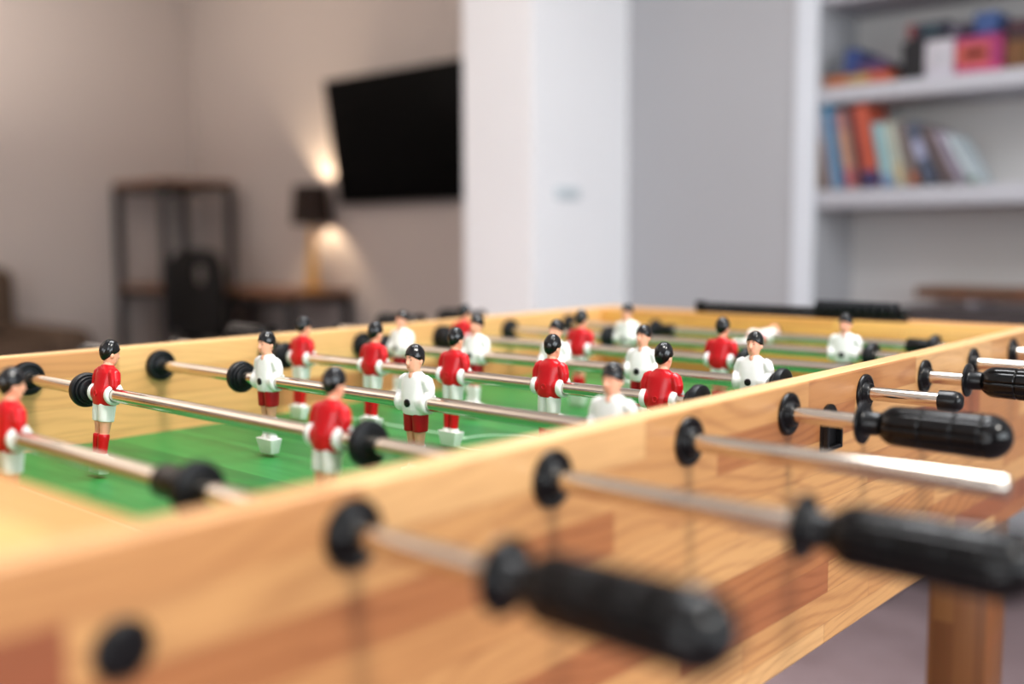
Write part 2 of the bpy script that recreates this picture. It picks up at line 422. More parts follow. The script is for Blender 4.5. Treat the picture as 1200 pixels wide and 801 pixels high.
# ------------------------------------------------------------------ player figures (built about the rod axis, facing -Y)
mm = 0.001
def figure_meshes():
    P = {}
    # body: legs, hips, trunk, neck and head as one skin
    bm = bmesh.new()
    for sx in (-1, 1):
        prof = [(-58, 4.6, 0.4, 4.0, 4.2), (-52, 4.6, 0.4, 3.7, 3.9), (-46, 4.6, 0.7, 3.9, 4.4), (-41, 4.6, 0.6, 4.2, 4.7), (-36, 4.6, 0.0, 4.0, 4.3),
                (-31, 4.8, 0.0, 4.5, 4.9), (-24, 5.0, 0.2, 5.0, 5.8), (-12, 5.2, 0.3, 5.4, 6.4), (-4, 5.2, 0, 5.4, 6.2)]
        loft(bm, [ell(sx * cx * mm, cy * mm, z * mm, hx * mm, hy * mm, 16) for z, cx, cy, hx, hy in prof])
    prof = [(-10, 0, 10, 7), (0, 0, 10.5, 7.6), (12, 0, 11, 6.6), (20, 0, 11, 6.0), (24, 0, 7, 5.0), (26.5, 0.1, 4.9, 4.8), (30, -0.2, 4.3, 4.4), (34, -0.6, 4.3, 4.5)]
    loft(bm, [ell(0, cy * mm, z * mm, hx * mm, hy * mm, 20) for z, cy, hx, hy in prof])
    # head: jaw and skull
    hd = [(26.2, -3.4, 2.2, 2.0), (27.4, -2.8, 4.0, 4.0), (29.4, -1.9, 5.2, 5.9), (32.5, -1.0, 6.1, 7.2), (36, -0.4, 6.7, 7.9), (40, 0.0, 6.9, 8.2), (44, 0.2, 6.3, 7.6), (47, 0.3, 4.6, 5.7), (48.6, 0.3, 2.0, 2.6)]
    loft(bm, [ell(0, cy * mm, z * mm, hx * mm, hy * mm, 20, 2.2) for z, cy, hx, hy in hd])
    # nose, brow ridge, lips, chin, ears
    tube(bm, [(0, -7.9 * mm, 38.6 * mm), (0, -9.1 * mm, 35.2 * mm), (0, -9.3 * mm, 34.0 * mm), (0, -8.0 * mm, 33.2 * mm)], [0.9 * mm, 1.25 * mm, 1.5 * mm, 1.0 * mm], 10)
    ball(bm, (0, -7.6 * mm, 39.6 * mm), (4.8 * mm, 1.0 * mm, 0.9 * mm), 14, 8)
    ball(bm, (0, -7.4 * mm, 30.9 * mm), (2.2 * mm, 0.9 * mm, 0.9 * mm), 12, 8)
    ball(bm, (0, -5.6 * mm, 27.9 * mm), (2.4 * mm, 1.6 * mm, 1.5 * mm), 12, 8)
    for sx in (-1, 1): ball(bm, (sx * 6.9 * mm, 0.7 * mm, 35.6 * mm), (1.1 * mm, 1.9 * mm, 2.7 * mm), 12, 8)
    # skin showing in the open collar
    ball(bm, (0, -4.6 * mm, 22.8 * mm), (3.0 * mm, 2.3 * mm, 4.0 * mm), 14, 10)
    P['body'] = fused(bm, 'player_figure', M['skin'], 0.55 * mm, 3)
    # hair: thick moulded cap with swept grooves
    bm = bmesh.new(); n, m_ = 48, 16; outer, inner = [], []
    for j in range(m_ + 1):
        ro, rin = [], []
        for i in range(n):
            a = 2 * PI * i / n
            back = (1 + math.sin(a)) / 2            # 1 at the nape, 0 at the forehead
            side = abs(math.cos(a))
            tm = math.radians(80 + 66 * back ** 1.15 + 4 * side * (1 - back) - 3 * max(0, side - 0.8) * 5)
            t = tm * j / m_
            q = Vector((math.cos(a) * math.sin(t), math.sin(a) * math.sin(t), math.cos(t)))
            e = Vector((7.3 * q.x, 8.7 * q.y + 0.2, 39.6 + 10.4 * q.z if q.z > 0 else 39.6 + 11.0 * q.z))
            ridge = 0.28 * math.sin(11 * a + 5 * t) * math.sin(t) * min(1, 1.6 * (1 - j / (m_ + 0.001)) + 0.1)
            lift = 0.55 + ridge - (0.45 if j == m_ else 0)
            if j >= m_ - 1 and back < 0.35: lift += 0.35
            ro.append((e + q * lift) * mm); rin.append((e - q * 1.6) * mm)
        outer.append(ro); inner.append(rin)
    rings = outer[1:] + inner[:0:-1]
    vs = [[bm.verts.new(p) for p in rg] for rg in rings]
    for a_, b_ in zip(vs, vs[1:]):
        for i in range(n): bm.faces.new((a_[i], a_[(i + 1) % n], b_[(i + 1) % n], b_[i]))
    bm.faces.new(vs[0]); bm.faces.new(vs[-1])
    P['hair'] = mesh_from(bm, 'hair', True, M['hair'], 70)
    # shirt: trunk, sloping shoulders, bent arms running into the rod collar
    def shirt(mat, name):
        bm = bmesh.new()
        prof = [(-10.5, 0.2, 12.2, 8.8), (-6, 0.1, 13.4, 9.8), (2, 0, 14.0, 10.2), (9, 0, 14.2, 9.2), (15, 0.2, 14.6, 8.3), (19.5, 0.4, 14.4, 7.5), (22.8, 0.4, 11.6, 6.7), (25.2, 0.4, 7.4, 5.7), (26.8, 0.5, 5.2, 5.2)]
        loft(bm, [ell(0, cy * mm, z * mm, hx * mm, hy * mm, 28, 2.3) for z, cy, hx, hy in prof])
        for sx in (-1, 1):
            tube(bm, [(sx * 10.5 * mm, 0.3 * mm, 20.8 * mm), (sx * 14.2 * mm, 0.5 * mm, 18.6 * mm), (sx * 16.6 * mm, 0.8 * mm, 13 * mm), (sx * 16.9 * mm, 0.8 * mm, 8 * mm), (sx * 16.2 * mm, -0.8 * mm, 4 * mm), (sx * 15.0 * mm, -2.4 * mm, 1 * mm)],
                 [4.6 * mm, 5.3 * mm, 5.0 * mm, 4.6 * mm, 4.3 * mm, 4.0 * mm], 16)
            lathe(bm, [(sx * 9 * mm, 9.0 * mm), (sx * 15.5 * mm, 8.6 * mm)], 'X', 24)
        me = fused(bm, name, mat, 0.6 * mm, 7)
        # the neckline: a V that lets the throat show
        return me
    P['shirt_red'] = shirt(M['red'], 'shirt'); P['shirt_white'] = shirt(M['white'], 'shirt')
    # cuff: forearm and ring wrapped round the rod
    bm = bmesh.new()
    lathe(bm, [(12 * mm, ri), (12 * mm, 8.6 * mm), (14.5 * mm, 9.5 * mm), (17.0 * mm, 9.5 * mm), (18.2 * mm, 9.0 * mm), (18.7 * mm, 8.2 * mm), (18.7 * mm, ri)], 'X', 28, closed=True)
    tube(bm, [(17.0 * mm, 0.2 * mm, 8.6 * mm), (17.2 * mm, -1.6 * mm, 5.6 * mm), (16.2 * mm, -3.2 * mm, 3.0 * mm)], [4.4 * mm, 4.7 * mm, 3.8 * mm], 14)
    P['cuff'] = mesh_from(bm, 'cuff', True, M['white'], 50)
    def shorts(mat):
        bm = bmesh.new()
        for sx in (-1, 1):
            loft(bm, [ell(sx * cx * mm, cy * mm, z * mm, hx * mm, hy * mm, 18, 2.3) for z, cx, cy, hx, hy in
                      [(-25.5, 5.6, 0.1, 5.5, 6.9), (-24.5, 5.6, 0.1, 5.7, 7.1), (-17, 5.5, 0.3, 5.9, 7.7), (-10, 5.2, 0.3, 6.0, 8.2), (-5, 5.0, 0.2, 5.8, 8.0)]])
        return fused(bm, 'shorts', mat, 0.55 * mm, 3)
    P['shorts_white'] = shorts(M['white']); P['shorts_red'] = shorts(M['dark_red'])
    for kit, mat in (('red', M['red']), ('white', M['white'])):
        bm = bmesh.new()
        lathe(bm, [(-58.5 * mm, 4.2 * mm), (-54 * mm, 4.15 * mm), (-47 * mm, 4.55 * mm), (-41 * mm, 4.95 * mm), (-38 * mm, 4.95 * mm), (-37.2 * mm, 4.5 * mm)], 'Z', 20)
        for v in bm.verts: v.co.y *= 1.06; v.co.y += 0.5 * mm
        P['sock_' + kit] = mesh_from(bm, 'sock', True, mat, 60)
    # foot block: two moulded boots on a wedge that strikes the ball
    bm = bmesh.new()
    def slab(z, hx, y0, y1, c=0.8):
        pts = [(-hx + c, y0), (hx - c, y0), (hx, y0 + c), (hx, y1 - c), (hx - c, y1), (-hx + c, y1), (-hx, y1 - c), (-hx, y0 + c)]
        return [Vector((x * mm, y * mm, z * mm)) for x, y in pts]
    loft(bm, [slab(-73.6, 9.6, -4.8, 4.2), slab(-73.0, 10.0, -5.2, 4.6), slab(-60.0, 13.0, -7.2, 6.4), slab(-58.8, 13.2, -7.4, 6.6), slab(-58.2, 12.6, -6.8, 6.0)])
    for sx in (-1, 1):
        loft(bm, [ell(sx * 4.7 * mm, cy * mm, z * mm, hx * mm, hy * mm, 16, 2.4) for z, cy, hx, hy in
                  [(-60, 0.0, 5.2, 5.9), (-57, 0.3, 4.9, 5.2), (-55, 0.5, 4.5, 4.7)]])
    P['boots'] = mesh_from(bm, 'boots', True, M['white'], 28)
    bm = bmesh.new()
    lathe(bm, [(-8.5 * mm, 3.5 * mm), (-10.6 * mm, 3.5 * mm), (-11.0 * mm, 3.0 * mm), (-11.0 * mm, 0.3 * mm)], 'Y', 24)
    P['screw'] = mesh_from(bm, 'screw', True, M['black'], 40)
    bm = bmesh.new()
    lathe(bm, [(9.0 * mm, 1.9 * mm), (9.0 * mm, 3.0 * mm), (10.4 * mm, 2.9 * mm), (10.7 * mm, 2.5 * mm), (10.4 * mm, 1.9 * mm)], 'Y', 24, closed=True)
    P['boss'] = mesh_from(bm, 'screw_boss', True, M['red'], 40)
    P['boss_w'] = mesh_from_copy(P['boss'], M['white'])
    bm = bmesh.new(); ball(bm, (0, 0, 0), (0.95 * mm, 0.5 * mm, 0.55 * mm), 10, 6); P['eye'] = mesh_from(bm, 'eye', True, M['ink'])
    bm = bmesh.new(); tube(bm, [(-1.7 * mm, 0.3 * mm, -0.1 * mm), (0, 0, 0.35 * mm), (1.7 * mm, 0.4 * mm, 0)], [0.3 * mm, 0.45 * mm, 0.3 * mm], 8); P['brow'] = mesh_from(bm, 'eyebrow', True, M['ink'])
    bm = bmesh.new(); tube(bm, [(-1.7 * mm, 0.5 * mm, 0.1 * mm), (0, 0, 0), (1.7 * mm, 0.5 * mm, 0.1 * mm)], [0.3 * mm, 0.45 * mm, 0.3 * mm], 8); P['mouth'] = mesh_from(bm, 'mouth', True, M['lip'])
    # bumper: rubber tyre stepping down to a boss (boss towards +X)
    bm = bmesh.new()
    lathe(bm, [(-6 * mm, ri), (-6 * mm, 13.5 * mm), (-5 * mm, 15.8 * mm), (-2 * mm, 16.6 * mm), (1.5 * mm, 16.2 * mm), (2.6 * mm, 14.8 * mm), (2.4 * mm, 13.8 * mm), (4.6 * mm, 13.4 * mm), (5.2 * mm, 12.4 * mm), (5.0 * mm, 11.4 * mm),
               (7.6 * mm, 11.0 * mm), (8.2 * mm, 10.0 * mm), (8.2 * mm, ri)], 'X', 40, closed=True)
    P['bumper'] = mesh_from(bm, 'bumper', True, M['rubber'], 35)
    bm = bmesh.new()
    lathe(bm, [(0, ri), (0, 8.6 * mm), (1.5 * mm, 9.8 * mm), (24 * mm, 10.4 * mm), (26 * mm, 9.4 * mm), (26 * mm, ri)], 'X', 32, closed=True)
    P['sleeve'] = mesh_from(bm, 'sleeve', True, M['black'], 35)
    bm = bmesh.new()
    lathe(bm, [(-2 * mm, ri), (-2 * mm, 8.8 * mm), (10 * mm, 9.0 * mm), (14 * mm, 8.2 * mm), (16.6 * mm, 6.0 * mm), (17.6 * mm, 2.0 * mm), (17.6 * mm, 0.4 * mm), (8 * mm, 0.4 * mm), (8 * mm, ri)], 'X', 32, closed=True)
    P['cap'] = mesh_from(bm, 'end_cap', True, M['black'], 45)
    # handle: thin flange, neck, then eight flat ribs cut by ring grooves and a domed end
    bm = bmesh.new()
    lathe(bm, [(0, ri), (0, 16.2 * mm), (1.0 * mm, 16.8 * mm), (2.2 * mm, 16.4 * mm), (3.0 * mm, 13.5 * mm), (3.4 * mm, 10.6 * mm), (5 * mm, 9.2 * mm), (17 * mm, 8.8 * mm), (17 * mm, ri)], 'X', 40, closed=True)
    P['collar'] = mesh_from(bm, 'collar', True, M['black'], 40)
    bm = bmesh.new()
    xs = [15, 16, 17, 18.5, 20.5, 23, 26, 30, 36, 42, 46.0, 46.8, 47.4, 48.0, 48.8, 54, 60, 66, 69.0, 69.8, 70.4, 71.0, 71.8, 78, 84, 88.0, 88.8, 89.4, 90.0, 90.8, 94, 98, 101.5, 104.2, 106.2, 107.4, 107.9]
    seg = 96; rings = []
    for x in xs:
        if x < 26: R_ = 8.9 + (15.0 - 8.9) * math.sin(min(1, max(0, (x - 15) / 11.0)) * PI / 2)
        elif x < 92: R_ = 15.0 + 1.1 * (x - 26) / 66.0
        else: R_ = 16.1 * math.sqrt(max(0.0005, 1 - ((x - 92) / 16.05) ** 2))
        ringcut = any(abs(x - g) < 0.75 for g in (47.4, 70.4, 89.4))
        if ringcut: R_ -= 1.1 if any(abs(x - g) < 0.3 for g in (47.4, 70.4, 89.4)) else 0.9
        gd = 1.5 * min(1, max(0, (x - 17) / 5.0)) * min(1, max(0, (97 - x) / 6.0))
        ring = []
        for i in range(seg):
            a = 2 * PI * i / seg
            ph = (a / (2 * PI / 8)) % 1.0
            dd = abs(ph - 0.5)                       # 0.5 on a groove, 0 in the middle of a rib
            g = gd * max(0.0, (dd - 0.38) / 0.12) ** 0.8
            flat = 0.35 * (0.5 - dd) ** 2 * (1 if gd > 0 else 0)
            rad = (R_ - g - flat) * mm
            ring.append(Vector((x * mm, rad * math.cos(a), rad * math.sin(a))))
        rings.append(ring)
    loft(bm, rings)
    P['grip'] = mesh_from(bm, 'grip', True, M['grip'], 35)
    return P
def mesh_from_copy(me, mat):
    c = me.copy(); c.materials.clear(); c.materials.append(mat); return c
P = figure_meshes()

def player(parent, x, kit):
    b = link('player_figure', P['body'], parent, (x, 0, 0), (0, 0, PI if kit == 'red' else 0))
    b['label'] = ('red-shirted figure in white shorts and red socks' if kit == 'red' else 'white-shirted figure in red shorts')
    link('hair', P['hair'], b)
    link('shirt', P['shirt_' + kit], b)
    for s in (0, 1): link('cuff', P['cuff'], b, rot=(0, 0, PI * s)) if s == 0 else link('cuff', P['cuff_m'], b)
    link('shorts', P['shorts_white' if kit == 'red' else 'shorts_red'], b)
    for s in (-1, 1): link('sock', P['sock_' + kit], b, (s * 4.6 * mm, 0, 0))
    link('boots', P['boots'], b)
    link('screw', P['screw'], b)
    link('screw_boss', P['boss' if kit == 'red' else 'boss_w'], b)
    for s in (-1, 1):
        link('eye', P['eye'], b, (s * 2.7 * mm, -7.35 * mm, 37.2 * mm), (0, 0, s * 0.35))
        link('eyebrow', P['brow'], b, (s * 2.8 * mm, -7.95 * mm, 39.6 * mm), (0, 0, s * 0.35))
    link('mouth', P['mouth'], b, (0, -8.15 * mm, 30.9 * mm))
    return b
# mirrored cuff
mc = P['cuff'].copy()
for v in mc.vertices: v.co.x = -v.co.x
mc.flip_normals(); P['cuff_m'] = mc

GAPSUM = 0.26
CX = -0.362
def rod(k, kit, men, bumpers, gap, tilt, label, cap=True, sleeves=()):
    """gap: how far the grip (red) or the bare end (white) stands off the near panel"""
    t = empty('player_rod', (CX, k * S, ZR), (math.radians(tilt), 0, 0))
    tag(t, label, 'table football rod', 'player rods across the table')
    far = GAPSUM - gap
    if kit == 'red': xa, xb = FO - far + 0.004, gap + 0.10
    else: xa, xb = FO - far - 0.10, gap
    bm = bmesh.new(); R_ = 0.00635
    lathe(bm, [(xa - CX, R_ - 0.001), (xa - CX + 0.001, R_), (xb - CX - 0.001, R_), (xb - CX, R_ - 0.001)], 'X', 32)
    obj('rod_bar', bm, M['steel'], t)
    if kit == 'red':
        h = empty('handle', (gap - CX, 0, 0)); h.parent = t; rx = 0
        link('end_cap', P['cap'], t, (xa - CX + 0.008, 0, 0), (0, 0, PI))
    else:
        h = empty('handle', (FO - far - CX, 0, 0), (0, 0, PI)); h.parent = t
        if cap: link('end_cap', P['cap'], t, (xb - CX - 0.008, 0, 0))
    link('collar', P['collar'], h); link('grip', P['grip'], h)
    for x in men: player(t, x - CX, kit)
    for x, s in bumpers:
        link('bumper', P['bumper'], t, (x - CX, 0, 0), (0, 0, 0 if s > 0 else PI))
    for x, s in sleeves:
        link('bumper_sleeve', P['sleeve'], t, (x - CX, 0, 0), (0, 0, 0 if s > 0 else PI))
    return t
rod(0, 'red', [-0.3825], [(-0.1386, -1), (-0.60, 1)], 0.0938, -4, 'rod closest to the camera with one red goalkeeper and a blurred black grip',
    sleeves=[(-0.1475, -1), (-0.591, 1)])
rod(1, 'red', [-0.5345, -0.2081], [(-0.570, 1), (-0.1672, -1)], 0.1539, -8, 'rod with two red defenders, its blurred black grip pulled far out')
rod(2, 'white', [-0.4937, -0.2777, -0.0673], [(-0.5385, 1), (-0.036, -1)], 0.2057, 0, 'rod with three white forwards and a bare uncapped steel end', cap=False)
rod(3, 'red', [-0.6359, -0.5052, -0.3789, -0.2491, -0.1232], [(-0.668, 1), (-0.0869, -1)], 0.0579, -5, 'rod with five red midfielders and a shiny ribbed black grip')
rod(4, 'white', [-0.6238, -0.4902, -0.3655, -0.2461, -0.1152], [(-0.6521, 1), (-0.0850, -1)], 0.0745, -5, 'rod with five white midfielders ending in a short black cap')
rod(5, 'red', [-0.6560, -0.4443, -0.2369], [(-0.6838, 1), (-0.2050, -1)], 0.0392, -4, 'rod with three red forwards, its sharp black grip beside the short capped rod end')
rod(6, 'white', [-0.4753, -0.1521], [(-0.5069, 1), (-0.1190, -1)], 0.080, 0, 'rod with two white defenders near the far end of the table')
rod(7, 'white', [-0.3426], [(-0.5253, 1), (-0.097, -1)], 0.080, -82, 'farthest rod, with one white goalkeeper tipped flat on his back', sleeves=[(-0.5165, 1), (-0.1057, -1)])

# ------------------------------------------------------------------ the room
def struct(name, bm, mat, smooth=False):
    o = obj(name, bm, mat, None, smooth=smooth); o['kind'] = 'structure'; return o
XL, XR, YB, YA, YC, CZ = -5.805, 3.6, -3.6, 2.90, 3.50, 2.57
AX0, AX1, AD = -1.134, 1.20, 0.30            # alcove
bm = bmesh.new(); box(bm, (XL - 0.1, YB - 0.1, -0.05), (XR + 0.1, YC + 0.1, 0.0)); struct('floor', bm, M['carpet'])
SX0, SX1, SY0, SY1, SH = -0.62, 2.05, -0.75, 1.75, 0.10      # roof window above the table
bm = bmesh.new()
box(bm, (XL - 0.1, YB - 0.1, CZ), (SX0, YC + 0.1, CZ + SH)); box(bm, (SX1, YB - 0.1, CZ), (XR + 0.1, YC + 0.1, CZ + SH))
box(bm, (SX0, YB - 0.1, CZ), (SX1, SY0, CZ + SH)); box(bm, (SX0, SY1, CZ), (SX1, YC + 0.1, CZ + SH))
struct('ceiling', bm, M['ceiling'])
bm = bmesh.new()
for lo, hi in (((SX0, SY0, CZ + SH), (SX0 + 0.06, SY1, CZ + SH + 0.05)), ((SX1 - 0.06, SY0, CZ + SH), (SX1, SY1, CZ + SH + 0.05)),
               ((SX0 + 0.06, SY0, CZ + SH), (SX1 - 0.06, SY0 + 0.06, CZ + SH + 0.05)), ((SX0 + 0.06, SY1 - 0.06, CZ + SH), (SX1 - 0.06, SY1, CZ + SH + 0.05))):
    box(bm, lo, hi)
struct('window_2', bm, M['trim'])
bm = bmesh.new(); box(bm, (XL - 0.1, YB - 0.1, 0), (XL, YC + 0.1, CZ)); struct('wall_left', bm, M['wall_grey'])
bm = bmesh.new(); box(bm, (XL, YC, 0), (-1.88, YC + 0.1, CZ)); struct('wall_back', bm, M['wall_grey'])
bm = bmesh.new(); box(bm, (-1.88, YA, 0), (AX0, YA + AD + 0.1, CZ)); struct('wall_chimney', bm, M['wall_cool'])
bm = bmesh.new()
box(bm, (AX0, YA + AD, 0), (AX1, YA + AD + 0.1, CZ))
struct('wall_alcove', bm, M['alcove'])
bm = bmesh.new(); box(bm, (AX1, YA, 0), (XR, YA + AD + 0.1, CZ)); struct('wall_right_back', bm, M['wall_cool'])
bm = bmesh.new(); box(bm, (-2.2036, 2.352, 0), (-1.88, YC, CZ), 0.004, 2); struct('wall_pier', bm, M['wall_white'])
bm = bmesh.new(); box(bm, (XL, YB - 0.1, 0), (XR, YB, CZ)); struct('wall_front', bm, M['wall_cool'])
# right wall with a wide window opening
WY0, WY1, WZ0, WZ1 = -1.6, 2.0, 0.75, 2.25
bm = bmesh.new()
box(bm, (XR, YB, 0), (XR + 0.1, WY0, CZ)); box(bm, (XR, WY1, 0), (XR + 0.1, YA + 0.1, CZ))
box(bm, (XR, WY0, 0), (XR + 0.1, WY1, WZ0)); box(bm, (XR, WY0, WZ1), (XR + 0.1, WY1, CZ))
struct('wall_right', bm, M['wall_cool'])
bm = bmesh.new()
for y in (WY0, (WY0 + WY1) / 2 - 0.025, WY1 - 0.05): box(bm, (XR + 0.03, y, WZ0), (XR + 0.08, y + 0.05, WZ1))
for z in (WZ0, WZ1 - 0.05): box(bm, (XR + 0.03, WY0, z), (XR + 0.08, WY1, z + 0.05))
struct('window_1', bm, M['trim'])
# trim: pale upright at the alcove mouth, skirting
bm = bmesh.new(); box(bm, (AX0 - 0.075, YA - 0.012, 0), (AX0 + 0.001, YA + 0.001, CZ), 0.003); struct('trim_1', bm, M['trim'])
bm = bmesh.new(); box(bm, (-1.88, YA - 0.015, 0), (AX0 - 0.08, YA, 0.12), 0.004); struct('baseboard_back', bm, M['trim'])
bm = bmesh.new(); box(bm, (XL, YC - 0.015, 0), (-2.21, YC, 0.12), 0.004); struct('baseboard_left', bm, M['trim'])
bm = bmesh.new(); box(bm, (AX0, YA + AD - 0.015, 0), (AX1, YA + AD, 0.12), 0.004); struct('baseboard_alcove', bm, M['trim'])
# fixed shelves of the alcove
def shelf(z0, z1, label):
    bm = bmesh.new(); box(bm, (AX0 + 0.001, YA + 0.004, ZR + z0), (AX1 - 0.001, YA + AD - 0.001, ZR + z1), 0.003)
    o = obj('alcove_shelf', bm, M['board']); tag(o, label, 'shelf', 'white shelves in the alcove'); return o
shelf(0.245, 0.303, 'white alcove shelf carrying the leaning row of books')
shelf(0.578, 0.630, 'white alcove shelf carrying the stacked game boxes')
shelf(0.893, 0.945, 'empty white alcove shelf above the game boxes')
# pale plate on the pier
bm = bmesh.new(); box(bm, (-1.88, 2.47, ZR + 0.285), (-1.872, 2.60, ZR + 0.325), 0.003)
tag(obj('wall_plate', bm, M['plate']), 'faint pale rectangular plate on the side of the white pier', 'wall plate')

# ------------------------------------------------------------------ books, leaning to the left
SZ = ZR + 0.304
def book(xb, xt, zt, thick, cover, label, extra=None, depth=0.17, y0=2.915):
    """xb: foot of the left side, xt: top of the left side"""
    h = math.hypot(zt - 0.304, xb - xt); lean = -math.atan2(xb - xt, zt - 0.304)
    b = empty('book', (xb, y0, SZ), (0, lean, 0)); tag(b, label, 'book', 'books leaning on the lower alcove shelf')
    # lift so that the turned lower corner rests on the shelf
    b.location.z += max(0.0, thick * math.sin(-lean)) * 0 + 0.0005
    bm = bmesh.new()
    box(bm, (0, 0, 0), (0.0018, depth, h)); box(bm, (thick - 0.0018, 0, 0), (thick, depth, h))
    box(bm, (0, -0.0015, 0), (thick, 0.0015, h), 0.001, 1)
    obj('cover', bm, cover, b, smooth=False)
    bm = bmesh.new(); box(bm, (0.0019, 0.002, 0.003), (thick - 0.0019, depth - 0.003, h - 0.003)); obj('pages', bm, M['paper'], b, smooth=False)
    if extra:
        for z0, z1, c in extra:
            bm = bmesh.new(); box(bm, (0.0004, -0.0024, h * z0), (thick - 0.0004, -0.0012, h * z1)); obj('spine_band', bm, c, b, smooth=False)
    return b
def lean_row():
    spec = [(-1.1335, 0.000, 0.160, 0.011, colour(158, 138, 124), 'thin tan book upright at the left end of the lower shelf', None),
            (-1.088, 0.042, 0.241, 0.011, colour(188, 180, 192), 'thin pale lavender book beside the blue one', None),
            (-1.074, 0.050, 0.273, 0.031, colour(60, 122, 156), 'tall bright blue book leaning left', None),
            (-1.036, 0.048, 0.244, 0.037, colour(180, 138, 116), 'tan and pink book leaning between blue and maroon spines', [(0.0, 0.25, colour(166, 96, 102)), (0.75, 0.98, colour(164, 120, 118))]),
            (-0.993, 0.051, 0.256, 0.018, colour(80, 40, 50), 'thin dark maroon book beside the red one', None),
            (-0.970, 0.051, 0.256, 0.041, colour(184, 88, 66), 'thick orange-red book with a navy foot', [(0.0, 0.2, colour(56, 56, 100))]),
            (-0.915, 0.0436, 0.198, 0.033, colour(150, 182, 186), 'pale teal book right of the orange-red one', [(0.0, 0.18, colour(116, 144, 178))]),
            (-0.872, 0.047, 0.196, 0.028, colour(180, 184, 170), 'pale cream green book next to the teal one', [(0.05, 0.35, colour(190, 176, 144))]),
            (-0.828, 0.0576, 0.192, 0.026, colour(128, 116, 112), 'grey-brown book with an orange foot', [(0.02, 0.2, colour(168, 102, 76))]),
            (-0.782, 0.070, 0.184, 0.032, colour(84, 92, 110), 'slate blue book with a pale label', [(0.42, 0.72, colour(166, 168, 192))]),
            (-0.728, 0.079, 0.172, 0.024, colour(112, 98, 98), 'dull brown book near the right end of the row', None),
            (-0.688, 0.078, 0.156, 0.019, colour(160, 150, 164), 'thin mauve book second from the right end', None),
            (-0.652, 0.0795, 0.142, 0.018, colour(184, 194, 198), 'steeply leaning pale book ending the row', [(0.0, 0.12, colour(112, 138, 124))])]
    L = [(f, f - ln, 0.304 + hh, th, c, lb, ex) for f, ln, hh, th, c, lb, ex in spec]
    for xb, xt, zt, th, c, lb, ex in L: book(xb, xt, zt, th, c, lb, ex)
lean_row()

# ------------------------------------------------------------------ board games on the upper shelf
GZ = ZR + 0.6305
def game(x0, x1, z0, z1, cols, label, y0=2.93, y1=3.12, rot=0.0, kind='game_box'):
    b = empty(kind, ((x0 + x1) / 2, (y0 + y1) / 2, ZR + z0), (0, 0, rot)); tag(b, label, 'box', 'game boxes on the upper alcove shelf')
    w, dp, h = (x1 - x0) / 2, (y1 - y0) / 2, z1 - z0
    bm = bmesh.new(); box(bm, (-w + 0.002, -dp + 0.002, 0), (w - 0.002, dp - 0.002, h * 0.55), 0.001, 1); obj('tray', bm, cols[1], b)
    bm = bmesh.new(); box(bm, (-w, -dp, h * 0.18), (w, dp, h), 0.0015, 1); obj('lid', bm, cols[0], b)
    if len(cols) > 2:
        for f0, f1, g0, g1, c in cols[2]:
            bm = bmesh.new(); box(bm, (-w + 2 * w * f0, -dp - 0.0012, h * g0), (-w + 2 * w * f1, -dp + 0.001, h * g1)); obj('printed_panel', bm, c, b, smooth=False)
    return b
z = 0.6305
game(-1.125, -0.905, z, z + 0.036, (colour(176, 104, 62), colour(170, 110, 60), [(0.35, 0.65, 0.25, 0.9, colour(176, 150, 96)), (0.7, 1.0, 0.2, 1.0, colour(178, 84, 54))]), 'flat orange game box under the purple and blue boxes')
game(-1.12, -1.062, z + 0.0365, z + 0.075, (colour(96, 100, 106), colour(80, 80, 84)), 'small grey box on the orange box, at the alcove side')
game(-1.06, -1.018, z + 0.0365, z + 0.115, (colour(52, 72, 124), colour(40, 60, 120)), 'small upright blue box on the orange box')
game(-1.015, -0.93, z + 0.0365, z + 0.072, (colour(84, 62, 98), colour(110, 60, 90)), 'flat purple box on the orange box')
game(-0.875, -0.805, z, z + 0.115, (colour(26, 24, 28), colour(20, 20, 24)), 'black upright box left of the white box')
game(-0.80, -0.715, z, z + 0.107, (colour(186, 182, 188), colour(190, 186, 196), [(0.5, 0.72, 0.35, 0.65, colour(170, 172, 178))]), 'white game box beside the black upright one', y0=2.915)
game(-0.712, -0.578, z, z + 0.105, (colour(150, 48, 98), colour(180, 60, 110), [(0.04, 0.72, 0.2, 0.8, colour(190, 92, 82)), (0.2, 0.66, 0.42, 0.6, colour(200, 146, 104))]), 'magenta game box with a coral panel', y0=2.915)
game(-0.86, -0.74, z + 0.1155, z + 0.165, (colour(34, 36, 52), colour(30, 30, 40), [(0.0, 0.18, 0.2, 1.0, colour(128, 60, 58)), (0.4, 0.75, 0.3, 0.8, colour(48, 74, 82))]), 'dark flat box lying over the black and white boxes')
game(-0.735, -0.668, z + 0.1055, z + 0.150, (colour(44, 36, 56), colour(44, 40, 52), [(0.05, 0.4, 0.3, 0.8, colour(110, 104, 118))]), 'dark purple box on the magenta box, left of the blue one')
game(-0.574, -0.40, z, z + 0.082, (colour(112, 74, 40), colour(108, 70, 40), [(0.3, 0.7, 0.2, 0.8, colour(96, 74, 20))]), 'brown ochre game box right of the magenta box')
game(-0.664, -0.600, z + 0.1055, z + 0.172, (colour(54, 80, 128), colour(60, 60, 120)), 'small blue box on the right end of the magenta box')
game(-0.574, -0.40, z + 0.0825, z + 0.140, (colour(64, 34, 42), colour(40, 40, 42), [(0.5, 0.9, 0.3, 0.8, colour(46, 56, 46))]), 'dark maroon box lying on the brown ochre box')

